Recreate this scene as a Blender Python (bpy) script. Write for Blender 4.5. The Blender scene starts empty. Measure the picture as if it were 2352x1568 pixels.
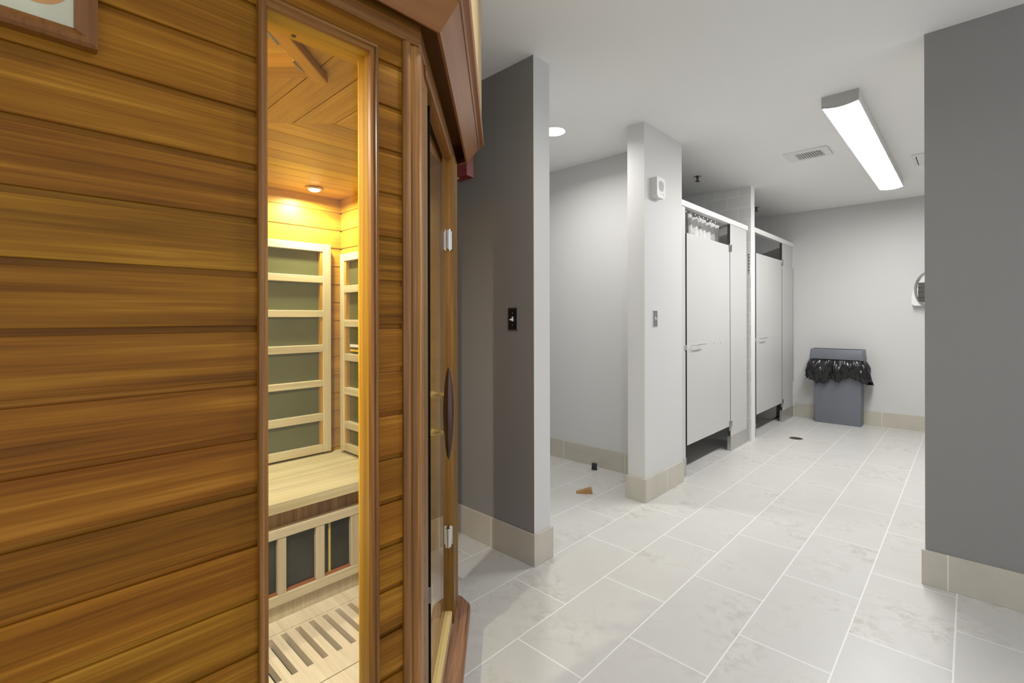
import bpy, bmesh, math, random
from mathutils import Matrix, Vector, noise

S = bpy.context.scene
COL = S.collection
random.seed(7)

# ------------------------------------------------------------------ camera, world, exposure
cam_d = bpy.data.cameras.new('camera')
cam = bpy.data.objects.new('camera', cam_d)
COL.objects.link(cam)
cam_d.sensor_fit = 'HORIZONTAL'
cam_d.sensor_width = 36.0
cam_d.lens = 1106.7 / 2352 * 36
cam_d.shift_y = -54.4 / 2352
cam_d.clip_start = 0.02
cam.matrix_world = (Matrix.Translation((0, 0, 1.2)) @ Matrix.Rotation(math.radians(43.574), 4, 'Z')
                    @ Matrix.Rotation(math.radians(90), 4, 'X') @ Matrix.Rotation(math.radians(-0.124), 4, 'Z'))
S.camera = cam

world = bpy.data.worlds.new('world')
world.use_nodes = True
world.node_tree.nodes['Background'].inputs[0].default_value = (0.9, 0.95, 1.0, 1)
world.node_tree.nodes['Background'].inputs[1].default_value = 0.65
S.world = world
S.view_settings.view_transform = 'Standard'
S.view_settings.look = 'None'
S.view_settings.exposure = 0.84
S.view_settings.gamma = 1.0
S.view_settings.use_curve_mapping = False

LAMP_TUBE = 25.5        # radiance of the long fixture's diffuser
LAMP_DOWN = 6.5        # watts, recessed downlight of the passage
LAMP_SAUNA = 3.7       # watts, small lamp in the sauna ceiling

C = 2.4726              # ceiling height


def lamp(name, loc, power, size, colour, parent=None, spread=160):
    ld = bpy.data.lights.new(name, 'AREA')
    ld.shape = 'DISK'
    ld.size = size
    ld.energy = power
    ld.color = colour
    ld.spread = math.radians(spread)
    o = bpy.data.objects.new(name, ld)
    COL.objects.link(o)
    put(o, Matrix.Translation(loc), parent)
    return o


# ------------------------------------------------------------------ object helpers
MATS = {}


def put(o, mw, parent=None):
    """place o at world matrix mw, optionally under parent"""
    if parent is not None:
        o.parent = parent
        pm = Matrix([list(r) for r in parent['mw']]) if 'mw' in parent else world_of(parent)
        o.matrix_parent_inverse = pm.inverted()
    o.matrix_basis = mw
    WORLD[o.name] = mw.copy()
    return o


WORLD = {}


def world_of(o):
    return WORLD[o.name]


def empty(name, loc, label, cat, group=None):
    o = bpy.data.objects.new(name, None)
    o.empty_display_size = 0.05
    COL.objects.link(o)
    put(o, Matrix.Translation(loc))
    tag(o, label, cat, group)
    return o


def tag(o, label=None, cat=None, group=None, kind=None):
    if label: o['label'] = label
    if cat: o['category'] = cat
    if group: o['group'] = group
    if kind: o['kind'] = kind
    return o


def fr(ox, oy, deg, oz=0.0):
    """wall frame: local x runs along the wall, local -y points out of it, z is up"""
    return Matrix.Translation((ox, oy, oz)) @ Matrix.Rotation(math.radians(deg), 4, 'Z')


def obj(name, bm, mats, parent=None, mw=None, smooth=False, label=None, angle=35):
    me = bpy.data.meshes.new(name)
    bmesh.ops.recalc_face_normals(bm, faces=bm.faces)
    bm.to_mesh(me)
    bm.free()
    if not isinstance(mats, (list, tuple)): mats = [mats]
    for m in mats: me.materials.append(m)
    if smooth:
        for p in me.polygons: p.use_smooth = True
        try:
            me.set_sharp_from_angle(angle=math.radians(angle))
        except Exception:
            pass
    o = bpy.data.objects.new(name, me)
    COL.objects.link(o)
    put(o, mw if mw is not None else Matrix.Identity(4), parent)
    if label: o['label'] = label
    return o


def B():
    return bmesh.new()


def box(bm, x0, x1, y0, y1, z0, z1, bev=0.0, mi=0, seg=1):
    vs = [bm.verts.new(p) for p in ((x0, y0, z0), (x1, y0, z0), (x1, y1, z0), (x0, y1, z0),
                                    (x0, y0, z1), (x1, y0, z1), (x1, y1, z1), (x0, y1, z1))]
    fs = [bm.faces.new([vs[i] for i in q]) for q in ((3, 2, 1, 0), (4, 5, 6, 7), (0, 1, 5, 4), (1, 2, 6, 5), (2, 3, 7, 6), (3, 0, 4, 7))]
    for f in fs: f.material_index = mi
    if bev > 0:
        es = list({e for f in fs for e in f.edges})
        r = bmesh.ops.bevel(bm, geom=es, offset=bev, segments=seg, profile=0.5, affect='EDGES')
        for f in r['faces']: f.material_index = mi
    return fs


def prism(bm, pts, fn, a, b, mi=0):
    """extrude the polygon pts (u, v) from a to b; fn(u, v, t) gives xyz"""
    A = [bm.verts.new(fn(u, v, a)) for u, v in pts]
    D = [bm.verts.new(fn(u, v, b)) for u, v in pts]
    n = len(pts)
    fs = [bm.faces.new(A[::-1]), bm.faces.new(D)]
    for i in range(n):
        j = (i + 1) % n
        fs.append(bm.faces.new((A[i], A[j], D[j], D[i])))
    for f in fs: f.material_index = mi
    return fs


def tube(bm, pts, r, n=10, mi=0, caps=True):
    pts = [Vector(p) for p in pts]
    rings = []
    rr = r if isinstance(r, (list, tuple)) else [r] * len(pts)
    for i, p in enumerate(pts):
        if i == 0: t = pts[1] - p
        elif i == len(pts) - 1: t = p - pts[i - 1]
        else: t = (pts[i + 1] - pts[i - 1])
        t.normalize()
        up = Vector((0, 0, 1)) if abs(t.z) < 0.9 else Vector((0, 1, 0))
        u = t.cross(up).normalized()
        v = t.cross(u).normalized()
        rings.append([bm.verts.new(p + (u * math.cos(k * 2 * math.pi / n) + v * math.sin(k * 2 * math.pi / n)) * rr[i]) for k in range(n)])
    for a, b in zip(rings, rings[1:]):
        for k in range(n):
            f = bm.faces.new((a[k], a[(k + 1) % n], b[(k + 1) % n], b[k]))
            f.material_index = mi
    if caps:
        for q in (rings[0][::-1], rings[-1]):
            f = bm.faces.new(q); f.material_index = mi


def lathe(bm, prof, c=(0, 0, 0), n=32, mi=0, axis='z'):
    """prof: (radius, height) pairs; axis the spin axis"""
    rings = []
    for r, h in prof:
        ring = []
        for k in range(n):
            a = 2 * math.pi * k / n
            if axis == 'z': p = (c[0] + r * math.cos(a), c[1] + r * math.sin(a), c[2] + h)
            elif axis == 'y': p = (c[0] + r * math.cos(a), c[1] + h, c[2] + r * math.sin(a))
            else: p = (c[0] + h, c[1] + r * math.cos(a), c[2] + r * math.sin(a))
            ring.append(bm.verts.new(p))
        rings.append(ring)
    for a, b in zip(rings, rings[1:]):
        for k in range(n):
            f = bm.faces.new((a[k], a[(k + 1) % n], b[(k + 1) % n], b[k])); f.material_index = mi
    for q in (rings[0][::-1], rings[-1]):
        if (q[0].co - q[n // 2].co).length > 1e-6:
            f = bm.faces.new(q); f.material_index = mi


# ------------------------------------------------------------------ materials
class NT:
    def __init__(self, name):
        self.m = bpy.data.materials.new(name)
        self.m.use_nodes = True
        self.t = self.m.node_tree
        self.p = self.t.nodes['Principled BSDF']
        self.out = self.t.nodes['Material Output']

    def n(self, kind, **kw):
        nd = self.t.nodes.new(kind)
        for k, v in kw.items(): setattr(nd, k, v)
        return nd

    def l(self, a, b):
        self.t.links.new(a, b)

    def val(self, sock, v):
        if hasattr(v, 'links') or isinstance(v, bpy.types.NodeSocket): self.l(v, sock)
        else: sock.default_value = v

    def math(self, op, a, b=0.0, c=None):
        nd = self.n('ShaderNodeMath', operation=op)
        self.val(nd.inputs[0], a); self.val(nd.inputs[1], b)
        if c is not None: self.val(nd.inputs[2], c)
        return nd.outputs[0]

    def comb(self, x, y, z):
        nd = self.n('ShaderNodeCombineXYZ')
        for i, v in enumerate((x, y, z)): self.val(nd.inputs[i], v)
        return nd.outputs[0]

    def noise(self, vec, scale=1.0, detail=2.0, rough=0.5, dist=0.0):
        nd = self.n('ShaderNodeTexNoise')
        self.l(vec, nd.inputs['Vector'])
        nd.inputs['Scale'].default_value = scale
        nd.inputs['Detail'].default_value = detail
        nd.inputs['Roughness'].default_value = rough
        nd.inputs['Distortion'].default_value = dist
        return nd.outputs[0]

    def ramp(self, fac, stops):
        nd = self.n('ShaderNodeValToRGB')
        cr = nd.color_ramp
        while len(cr.elements) < len(stops): cr.elements.new(0.5)
        for e, (p, c) in zip(cr.elements, stops):
            e.position = p
            e.color = (*c, 1) if len(c) == 3 else c
        self.l(fac, nd.inputs[0])
        return nd.outputs[0]

    def mix(self, fac, a, b, mode='MIX'):
        nd = self.n('ShaderNodeMix', data_type='RGBA', blend_type=mode)
        self.val(nd.inputs[0], fac)
        for s, v in ((nd.inputs[6], a), (nd.inputs[7], b)):
            if isinstance(v, bpy.types.NodeSocket): self.l(v, s)
            else: s.default_value = (*v, 1)
        return nd.outputs[2]

    def bump(self, h, strength=0.2, dist=0.002):
        nd = self.n('ShaderNodeBump')
        nd.inputs['Strength'].default_value = strength
        nd.inputs['Distance'].default_value = dist
        self.l(h, nd.inputs['Height'])
        self.l(nd.outputs[0], self.p.inputs['Normal'])

    def co(self):
        tc = self.n('ShaderNodeTexCoord')
        sp = self.n('ShaderNodeSeparateXYZ')
        self.l(tc.outputs['Object'], sp.inputs[0])
        return tc.outputs['Object'], sp.outputs


def plain(name, col, rough=0.5, metal=0.0, spec=0.5, var=0.03, nscale=9.0, bump=0.0, emit=None, estr=0.0, coat=0.0):
    k = NT(name)
    v, xyz = k.co()
    n = k.noise(v, nscale, 3)
    dark = tuple(c * (1 - var) for c in col); lite = tuple(min(1, c * (1 + var)) for c in col)
    k.l(k.ramp(n, [(0.3, dark), (0.7, lite)]), k.p.inputs['Base Color'])
    k.p.inputs['Roughness'].default_value = rough
    k.p.inputs['Metallic'].default_value = metal
    k.p.inputs['Specular IOR Level'].default_value = spec
    k.p.inputs['Coat Weight'].default_value = coat
    if bump: k.bump(k.noise(v, 180.0, 2), bump, 0.001)
    if emit:
        k.p.inputs['Emission Color'].default_value = (*emit, 1)
        k.p.inputs['Emission Strength'].default_value = estr
    return k.m


def wood(name, stops, grain='x', plank=None, var=0.3, rough=0.42, broad=20.0, fine=230.0, coat=0.0, knots=0.0, spec=0.4, hue=None, fstr=0.45, contrast=1.0):
    """plank = (axis, pitch, offset): every board gets its own grain and tone"""
    k = NT(name)
    v, s = k.co()
    ax = 'xyz'.index(grain)
    g = s[ax]; o1, o2 = [s[i] for i in range(3) if i != ax]
    if plank:
        pa, pitch, off = plank
        idx = k.math('FLOOR', k.math('DIVIDE', k.math('SUBTRACT', s['xyz'.index(pa)], off), pitch))
        wn = k.n('ShaderNodeTexWhiteNoise', noise_dimensions='1D')
        k.l(k.math('ADD', idx, 0.37), wn.inputs['W'])
        w = wn.outputs['Value']; wc = wn.outputs['Color']
    else:
        oi = k.n('ShaderNodeObjectInfo')
        w = oi.outputs['Random']
    gs = k.math('ADD', g, k.math('MULTIPLY', w, 31.0))
    v1 = k.comb(k.math('MULTIPLY', gs, 1.1), k.math('MULTIPLY', o1, broad), k.math('MULTIPLY', o2, broad))
    n1 = k.noise(v1, 1.0, 3, 0.55, 0.35 + knots)
    v3 = k.comb(k.math('MULTIPLY', gs, 1.6), k.math('MULTIPLY', o1, broad * 3.5), k.math('MULTIPLY', o2, broad * 3.5))
    n3 = k.noise(v3, 1.0, 2, 0.5, 0.15)
    v2 = k.comb(k.math('MULTIPLY', gs, 5.0), k.math('MULTIPLY', o1, fine), k.math('MULTIPLY', o2, fine))
    n2 = k.noise(v2, 1.0, 2, 0.6, 0.0)
    f = k.math('ADD', k.math('MULTIPLY', n1, 0.62 * contrast), k.math('MULTIPLY', n3, 0.38 * contrast))
    f = k.math('ADD', f, k.math('MULTIPLY', k.math('SUBTRACT', n2, 0.5), fstr))
    f = k.math('ADD', f, 0.5 - 0.5 * contrast)
    col = k.ramp(f, stops)
    hs = k.n('ShaderNodeHueSaturation')
    k.l(col, hs.inputs['Color'])
    k.l(k.math('ADD', k.math('MULTIPLY', w, 2 * var), 1 - var), hs.inputs['Value'])
    if plank:
        sp = k.n('ShaderNodeSeparateColor'); k.l(wc, sp.inputs[0])
        k.l(k.math('ADD', k.math('MULTIPLY', sp.outputs[1], 0.012), 0.494), hs.inputs['Hue'])
    k.l(hs.outputs[0], k.p.inputs['Base Color'])
    k.p.inputs['Roughness'].default_value = rough
    k.p.inputs['Specular IOR Level'].default_value = spec
    k.p.inputs['Coat Weight'].default_value = coat
    k.p.inputs['Coat Roughness'].default_value = 0.16
    k.bump(n2, 0.15, 0.0006)
    return k.m


def glass(name, tint=(0.97, 0.985, 0.97), rough=0.0, ior=1.5, haze=0.0):
    """thin sheet: clear transmission plus fresnel reflection"""
    k = NT(name)
    k.t.nodes.remove(k.p)
    tr = k.n('ShaderNodeBsdfTransparent'); tr.inputs[0].default_value = (*tint, 1)
    gl = k.n('ShaderNodeBsdfGlossy'); gl.inputs['Roughness'].default_value = rough
    gl.inputs[0].default_value = (1, 1, 1, 1)
    fz = k.n('ShaderNodeFresnel')
    geo = k.n('ShaderNodeNewGeometry')   # same reflectance from both sides of the sheet
    k.l(k.math('ADD', ior, k.math('MULTIPLY', geo.outputs['Backfacing'], 1.0 / ior - ior)), fz.inputs[0])
    mx = k.n('ShaderNodeMixShader')
    k.l(fz.outputs[0], mx.inputs[0]); k.l(tr.outputs[0], mx.inputs[1]); k.l(gl.outputs[0], mx.inputs[2])
    k.l(mx.outputs[0], k.out.inputs[0])
    return k.m


def paint(name, col, rough=0.55):
    k = NT(name)
    v, s = k.co()
    n = k.noise(v, 1.3, 3)
    k.l(k.ramp(n, [(0.3, tuple(c * 0.975 for c in col)), (0.7, col)]), k.p.inputs['Base Color'])
    k.p.inputs['Roughness'].default_value = rough
    k.p.inputs['Specular IOR Level'].default_value = 0.3
    k.bump(k.noise(v, 220.0, 2), 0.06, 0.001)
    return k.m


def tile_floor(name):
    k = NT(name)
    v, s = k.co()
    W, L = 0.2966, 0.5922
    u = k.math('ADD', s[1], -2.2083 + 20 * L)
    w = k.math('ADD', s[0], 0.044 + 20 * W)
    br = k.n('ShaderNodeTexBrick', offset=0.5, offset_frequency=2)
    k.l(k.comb(u, w, 0.0), br.inputs['Vector'])
    br.inputs['Color1'].default_value = (0, 0, 0, 1); br.inputs['Color2'].default_value = (1, 1, 1, 1)
    br.inputs['Mortar'].default_value = (0.5, 0.5, 0.5, 1)
    br.inputs['Scale'].default_value = 1.0
    br.inputs['Mortar Size'].default_value = 0.0028
    br.inputs['Mortar Smooth'].default_value = 0.15
    br.inputs['Brick Width'].default_value = L
    br.inputs['Row Height'].default_value = W
    sepc = k.n('ShaderNodeSeparateColor'); k.l(br.outputs['Color'], sepc.inputs[0])
    tid = sepc.outputs[0]
    # per-tile shifted clouds
    vv = k.comb(k.math('ADD', s[0], k.math('MULTIPLY', tid, 9.0)), k.math('ADD', s[1], k.math('MULTIPLY', tid, 5.0)), 0.0)
    cloud = k.noise(vv, 2.2, 5, 0.62, 0.4)
    flake = k.noise(vv, 17.0, 5, 0.75, 0.3)
    speck = k.noise(vv, 120.0, 2, 0.7)
    base = k.mix(k.ramp(cloud, [(0.35, (0, 0, 0)), (0.7, (1, 1, 1))]), (0.560, 0.550, 0.528), (0.612, 0.604, 0.584))
    m = k.math('MULTIPLY', k.ramp(cloud, [(0.50, (0, 0, 0)), (0.66, (1, 1, 1))]), k.ramp(flake, [(0.46, (0, 0, 0)), (0.60, (1, 1, 1))]))
    base = k.mix(k.math('MULTIPLY', m, 0.9), base, (0.455, 0.425, 0.375))
    base = k.mix(k.math('MULTIPLY', k.ramp(speck, [(0.28, (1, 1, 1)), (0.38, (0, 0, 0))]), 0.35), base, (0.42, 0.39, 0.34))
    base = k.mix(k.math('MULTIPLY', tid, 0.10), base, (0.55, 0.50, 0.44))
    col = k.mix(br.outputs['Fac'], base, (0.80, 0.795, 0.775))
    k.l(col, k.p.inputs['Base Color'])
    k.l(k.math('ADD', k.math('MULTIPLY', flake, 0.16), 0.27), k.p.inputs['Roughness'])
    k.p.inputs['Specular IOR Level'].default_value = 0.5
    k.bump(k.math('ADD', k.math('MULTIPLY', br.outputs['Fac'], -1.0), k.math('MULTIPLY', flake, 0.12)), 0.35, 0.0015)
    return k.m


def base_tile(name, col=(0.535, 0.500, 0.425)):
    k = NT(name)
    v, s = k.co()
    # local x runs along the baseboard; a grout joint every 0.5922 m
    f = k.math('FRACT', k.math('DIVIDE', s[0], 0.5922))
    g = k.math('LESS_THAN', k.math('ABSOLUTE', k.math('SUBTRACT', f, 0.5)), 0.0035)
    cloud = k.noise(v, 4.0, 5, 0.6, 0.5)
    speck = k.noise(v, 90.0, 2, 0.7)
    c = k.ramp(cloud, [(0.3, tuple(x * 0.92 for x in col)), (0.7, tuple(x * 1.05 for x in col))])
    c = k.mix(k.math('MULTIPLY', k.ramp(speck, [(0.28, (1, 1, 1)), (0.38, (0, 0, 0))]), 0.4), c, tuple(x * 0.7 for x in col))
    c = k.mix(g, c, (0.78, 0.76, 0.70))
    k.l(c, k.p.inputs['Base Color'])
    k.p.inputs['Roughness'].default_value = 0.42
    return k.m


def block_tile(name):
    k = NT(name)
    v, s = k.co()
    br = k.n('ShaderNodeTexBrick', offset=0.5, offset_frequency=2)
    k.l(k.comb(k.math('ADD', s[0], 1.764 + 0.222 * 20), k.math('ADD', s[2], -2.387 + 0.114 * 30), 0.0), br.inputs['Vector'])
    br.inputs['Color1'].default_value = (0.66, 0.655, 0.635, 1); br.inputs['Color2'].default_value = (0.70, 0.695, 0.675, 1)
    br.inputs['Mortar'].default_value = (0.86, 0.86, 0.84, 1)
    br.inputs['Scale'].default_value = 1.0
    br.inputs['Mortar Size'].default_value = 0.0028
    br.inputs['Mortar Smooth'].default_value = 0.3
    br.inputs['Brick Width'].default_value = 0.222
    br.inputs['Row Height'].default_value = 0.114
    k.l(br.outputs['Color'], k.p.inputs['Base Color'])
    k.p.inputs['Roughness'].default_value = 0.3
    k.bump(k.math('MULTIPLY', br.outputs['Fac'], -1.0), 0.4, 0.002)
    return k.m


M_PAINT = paint('light_grey_paint', (0.64, 0.637, 0.626))
M_GREY = paint('mid_grey_paint', (0.27, 0.262, 0.255))
M_CEIL = paint('ceiling_paint', (0.92, 0.918, 0.905), 0.7)
M_FLOOR = tile_floor('floor_tiles')
M_BASE = base_tile('baseboard_tile')
M_BLOCK = block_tile('glazed_block')
M_TRIMW = paint('white_enamel', (0.82, 0.815, 0.80), 0.35)
M_PANEL = plain('stall_panel_laminate', (0.55, 0.546, 0.535), 0.4, var=0.015, nscale=2)
M_RAIL = plain('white_headrail', (0.82, 0.815, 0.80), 0.35, var=0.01)
M_STEEL = plain('brushed_steel', (0.55, 0.545, 0.53), 0.35, metal=0.85, var=0.08, nscale=40)
M_CHROME = plain('chrome', (0.78, 0.78, 0.77), 0.12, metal=1.0, var=0.02)
M_DARKMETAL = plain('dark_metal', (0.08, 0.08, 0.075), 0.4, metal=0.6)
M_BLACK = plain('black_shadow_gap', (0.008, 0.008, 0.008), 0.8)
M_BRASS = plain('brass', (0.72, 0.52, 0.20), 0.25, metal=0.9, var=0.05)

# cedar
CED = [(0.18, (0.075, 0.024, 0.0020)), (0.42, (0.215, 0.080, 0.006)), (0.58, (0.30, 0.122, 0.010)), (0.80, (0.50, 0.235, 0.030))]
CEDT = [(0.18, (0.075, 0.024, 0.003)), (0.42, (0.20, 0.078, 0.012)), (0.58, (0.29, 0.122, 0.024)), (0.80, (0.47, 0.24, 0.070))]
CEDR = [(0.2, (0.085, 0.026, 0.004)), (0.45, (0.19, 0.066, 0.010)), (0.62, (0.24, 0.088, 0.014)), (0.85, (0.34, 0.145, 0.028))]
CEDI = [(0.2, (0.30, 0.155, 0.015)), (0.45, (0.46, 0.265, 0.028)), (0.62, (0.55, 0.335, 0.042)), (0.85, (0.68, 0.47, 0.09))]
PALE = [(0.2, (0.38, 0.32, 0.18)), (0.45, (0.56, 0.51, 0.32)), (0.62, (0.64, 0.59, 0.39)), (0.85, (0.72, 0.69, 0.51))]
WEATH = [(0.2, (0.36, 0.30, 0.20)), (0.45, (0.52, 0.46, 0.33)), (0.62, (0.60, 0.54, 0.40)), (0.85, (0.68, 0.62, 0.49))]
FASC = [(0.2, (0.42, 0.27, 0.12)), (0.5, (0.60, 0.44, 0.22)), (0.85, (0.72, 0.57, 0.33))]
M_CLAD = wood('cedar_cladding', CED, 'x', ('z', 0.0902, 1.278 - 0.0902 * 20), var=0.11, rough=0.36, broad=17, coat=0.0, contrast=1.35, spec=0.14)
M_CLADR = wood('cedar_cladding_reddish', CEDR, 'x', ('z', 0.0902, 1.278 - 0.0902 * 20), var=0.15, rough=0.4, broad=14, spec=.15)
M_TRIMV = wood('cedar_trim_vertical', CEDT, 'z', var=0.08, rough=0.4, broad=30, coat=0.12, contrast=1.5)
M_TRIMX = wood('cedar_trim_horizontal', CEDT, 'x', var=0.1, rough=0.4, broad=30, coat=0.08, contrast=1.2)
M_CROWN = wood('cedar_crown', [(p, tuple(min(1, q * 1.45) for q in c_)) for p, c_ in CEDR], 'x', var=0.04, rough=0.36, broad=8, coat=0.4, fstr=0.2, spec=.6)
M_CROWN.node_tree.nodes['Principled BSDF'].inputs['Coat Roughness'].default_value = .32
M_FASCIA = wood('pale_cedar_fascia', FASC, 'z', ('x', 0.06, 0.0), var=0.12, rough=0.4, broad=25)
M_INW = wood('cedar_inner_boards', CEDI, 'x', ('z', 0.0895, 0.563 - 0.0895 * 10), var=0.10, rough=0.42, broad=14, knots=0.5)
M_INC = wood('cedar_ceiling_boards', CEDI, 'x', ('y', 0.0895, 0.02), var=0.16, rough=0.45, broad=12)
M_INV = wood('cedar_inner_trim', CEDI, 'z', var=0.08, rough=0.4, broad=20)
M_REV = wood('window_reveal_wood', [(0.2, (.20, .095, .010)), (.5, (.32, .165, .018)), (.85, (.45, .27, .04))], 'z', var=.05, rough=.4, broad=30)
M_INX = wood('cedar_inner_trim_horizontal', CEDI, 'x', var=0.08, rough=0.4, broad=20)
M_PALEX = wood('pale_wood_rail', PALE, 'x', var=0.05, rough=0.5, broad=25, knots=0.8)
M_PALEV = wood('pale_wood_stile', PALE, 'z', var=0.05, rough=0.5, broad=25)
M_BENCH = wood('bleached_bench_boards', PALE, 'x', ('y', 0.1, 0.0), var=0.05, rough=0.55, broad=20)
M_WEATHX = wood('weathered_rail', WEATH, 'x', var=0.06, rough=0.6, broad=25)
M_WEATHV = wood('weathered_stile', WEATH, 'z', var=0.06, rough=0.6, broad=25)
M_APRON = wood('vertical_cedar_apron', [(0.2, (0.13, 0.055, 0.012)), (0.5, (0.33, 0.19, 0.07)), (0.85, (0.52, 0.38, 0.2))], 'z', ('x', 0.085, 0.03), var=0.3, rough=0.6, broad=35)
M_APRONL = wood('vertical_pale_apron', WEATH, 'z', ('x', 0.085, 0.03), var=0.1, rough=0.6, broad=35)
M_DUCK = wood('bleached_floor_slats', [(0.2, (0.55, 0.47, 0.33)), (0.5, (0.72, 0.65, 0.50)), (0.85, (0.80, 0.74, 0.60))], 'x', ('y', 0.049, 0.0), var=0.04, rough=0.55, broad=20)
M_SILL = wood('worn_walnut_sill', [(0.2, (0.10, 0.045, 0.022)), (0.5, (0.24, 0.12, 0.07)), (0.72, (0.34, 0.19, 0.12)), (0.9, (0.55, 0.38, 0.26))], 'x', var=0.05, rough=0.5, broad=45, fstr=0.8)
M_HANDLE = wood('dark_walnut', [(0.2, (0.040, 0.012, 0.003)), (0.6, (0.09, 0.032, 0.014)), (0.9, (0.16, 0.06, 0.03))], 'z', var=0.05, rough=0.25, broad=30, coat=0.3)
M_JAMB = wood('golden_jamb_in_shade', [(0.2, (0.08, 0.032, 0.004)), (0.5, (0.16, 0.075, 0.010)), (0.85, (0.25, 0.135, 0.025))], 'z', var=0.05, rough=0.4, broad=20, coat=0.0)  # wood darkened: the shade on the reveal is put into the colour
M_HEAT = plain('olive_heater_panel', (0.125, 0.135, 0.055), 0.3, var=0.12, nscale=3)
M_HEATD = plain('dark_heater_panel', (0.028, 0.030, 0.024), 0.2, var=0.3, nscale=5)
M_RAILRED = plain('reddish_inner_edge', (0.36, 0.12, 0.04), 0.5)
M_GLASS = glass('clear_glass', ior=1.28)
M_GLASSD = glass('door_glass', (0.80, 0.82, 0.74))
M_GEDGE = plain('black_glass_edge', (0.004, 0.004, 0.004), 0.25)
M_DIFF = plain('lamp_diffuser', (0.9, 0.9, 0.88), 0.5, emit=(1.0, 0.995, 0.98), estr=LAMP_TUBE)
M_LENS = plain('downlight_lens', (0.9, 0.9, 0.88), 0.5, emit=(1.0, 0.97, 0.92), estr=14.0)
M_LENSW = plain('sauna_lamp_lens', (0.9, 0.85, 0.7), 0.5, emit=(1.0, 0.86, 0.58), estr=9.0)

# ------------------------------------------------------------------ the room
def struct(name, bm, mats, **kw):
    o = obj(name, bm, mats, **kw)
    o['kind'] = 'structure'
    return o


X0, X1, Y0, Y1 = -4.0, 2.4, -2.4, 6.6416
b = B(); box(b, X0 - .12, X1 + .12, Y0 - .12, Y1 + .12, -0.1, 0.0); struct('floor', b, M_FLOOR)
b = B(); box(b, X0 - .12, X1 + .12, Y0 - .12, Y1 + .12, C, C + 0.1); struct('ceiling', b, M_CEIL)


def wall(name, x0, x1, y0, y1, mats, faces=None):
    """faces: {face index: material slot}; order -z +z -y +x +y -x"""
    b = B(); fs = box(b, x0, x1, y0, y1, 0, C)
    for i, m in (faces or {}).items(): fs[i].material_index = m
    return struct(name, b, mats)


wall('wall_left', X0, -1.5305, 1.7619, 1.8837, [M_PAINT, M_GREY], {2: 1})
wall('wall_passage', X0, -1.6543, 3.2933, 3.4161, [M_PAINT])
wall('wall_pier', -1.6543, -1.5306, 2.8567, 3.4161, [M_PAINT])
wall('wall_stall', -3.0, -1.5375, 4.974, 5.082, [M_TRIMW, M_BLOCK], {2: 1, 4: 1})
wall('wall_far', X0, X1, Y1, Y1 + .12, [M_PAINT])
wall('wall_right', -0.1492, X1, 2.8552, 2.975, [M_PAINT, M_GREY], {2: 1})
wall('wall_east', X1, X1 + .12, 2.8552, Y1 + .12, [M_PAINT])
wall('wall_west', X0 - .12, X0, Y0 - .12, Y1 + .12, [M_PAINT])
b = B(); fs = box(b, -3.12, -3.0, 3.4161, Y1, 0, C); struct('wall_back', b, M_BLOCK)

HB, TB = 0.1537, 0.012


def baseboard(name, runs):
    """runs: (x, y, angle, length) along the wall foot, outward side is local -y"""
    b = B()
    x, y, a, L = runs
    box(b, 0, L, -TB, 0, 0, HB, 0.0012)
    return struct(name, b, M_BASE, mw=fr(x, y, a))


def set_joint(o, s):  # slide the grout joints along the run
    for vtx in o.data.vertices: vtx.co.x += s
    o.matrix_basis = o.matrix_basis @ Matrix.Translation((-s, 0, 0))
    return o


set_joint(baseboard('baseboard_left', (X0, 1.7619, 0, -1.5305 + TB - X0)), 0.5922 * 0.5 - (-1.82 - X0))
baseboard('baseboard_left_end', (-1.5305, 1.7619, 90, 0.1218 + TB)).name = 'baseboard_left_end'
baseboard('baseboard_passage', (X0, 3.2933, 0, -1.6543 - X0))
baseboard('baseboard_pier_front', (-1.6543 - TB, 2.8567, 0, 0.1237 + 2 * TB))
baseboard('baseboard_pier_side', (-1.5306, 2.8567, 90, 0.5594))
set_joint(baseboard('baseboard_far', (-1.545, Y1, 0, X1 + 1.545)), 0.05)
set_joint(baseboard('baseboard_right', (-0.1492 - TB, 2.8552, 0, X1 + 0.1492)), 0.8)

# ------------------------------------------------------------------ linear ceiling fixture
def linear_light(x0, x1, y0, y1, label):
    r = empty('ceiling_light', ((x0 + x1) / 2, (y0 + y1) / 2, C), label, 'light')
    zb = C - 0.065
    b = B()
    # housing: slim tray on the ceiling with end plates
    box(b, x0, x1, y0 + .005, y1 - .005, C - 0.050, C, 0.0)
    for xs in ((x0, x0 + .004), (x1 - .004, x1)): box(b, xs[0], xs[1], y0 + .005, y1 - .005, zb + .001, C - .050)
    o = obj('housing', b, M_TRIMW, r)
    for y in (y0, y1 - 0.006):
        b = B()
        n = 12
        pts = [(x0, C)] + [(x0, zb + 0.002)] + [(x0 + (x1 - x0) * i / n, zb - 0.013 * math.sin(math.pi * i / n)) for i in range(n + 1)] + [(x1, C)]
        prism(b, pts, lambda u, v, t: (u, t, v), y, y + 0.006)
        obj('end_cap', b, plain('grey_end_cap', (0.42, 0.42, 0.41), 0.5), r)
    ym = (y0 + y1) / 2
    for a, c_ in ((y0 + .007, ym - .0012), (ym + .0012, y1 - .007)):
        b = B()
        n = 12
        xa, xb = x0 + .0045, x1 - .0045
        pts = [(xa + (xb - xa) * i / n, zb + .001 - 0.013 * math.sin(math.pi * i / n)) for i in range(n + 1)]
        pts = pts + [(xb, zb + .006), (xa, zb + .006)]
        prism(b, pts, lambda u, v, t: (u, t, v), a, c_)
        obj('diffuser', b, M_DIFF, r, smooth=True, label='glowing white diffuser')
    return r


linear_light(-0.625, -0.447, 3.265, 5.73, 'long white linear ceiling light with glowing curved diffuser before the far wall')


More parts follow.
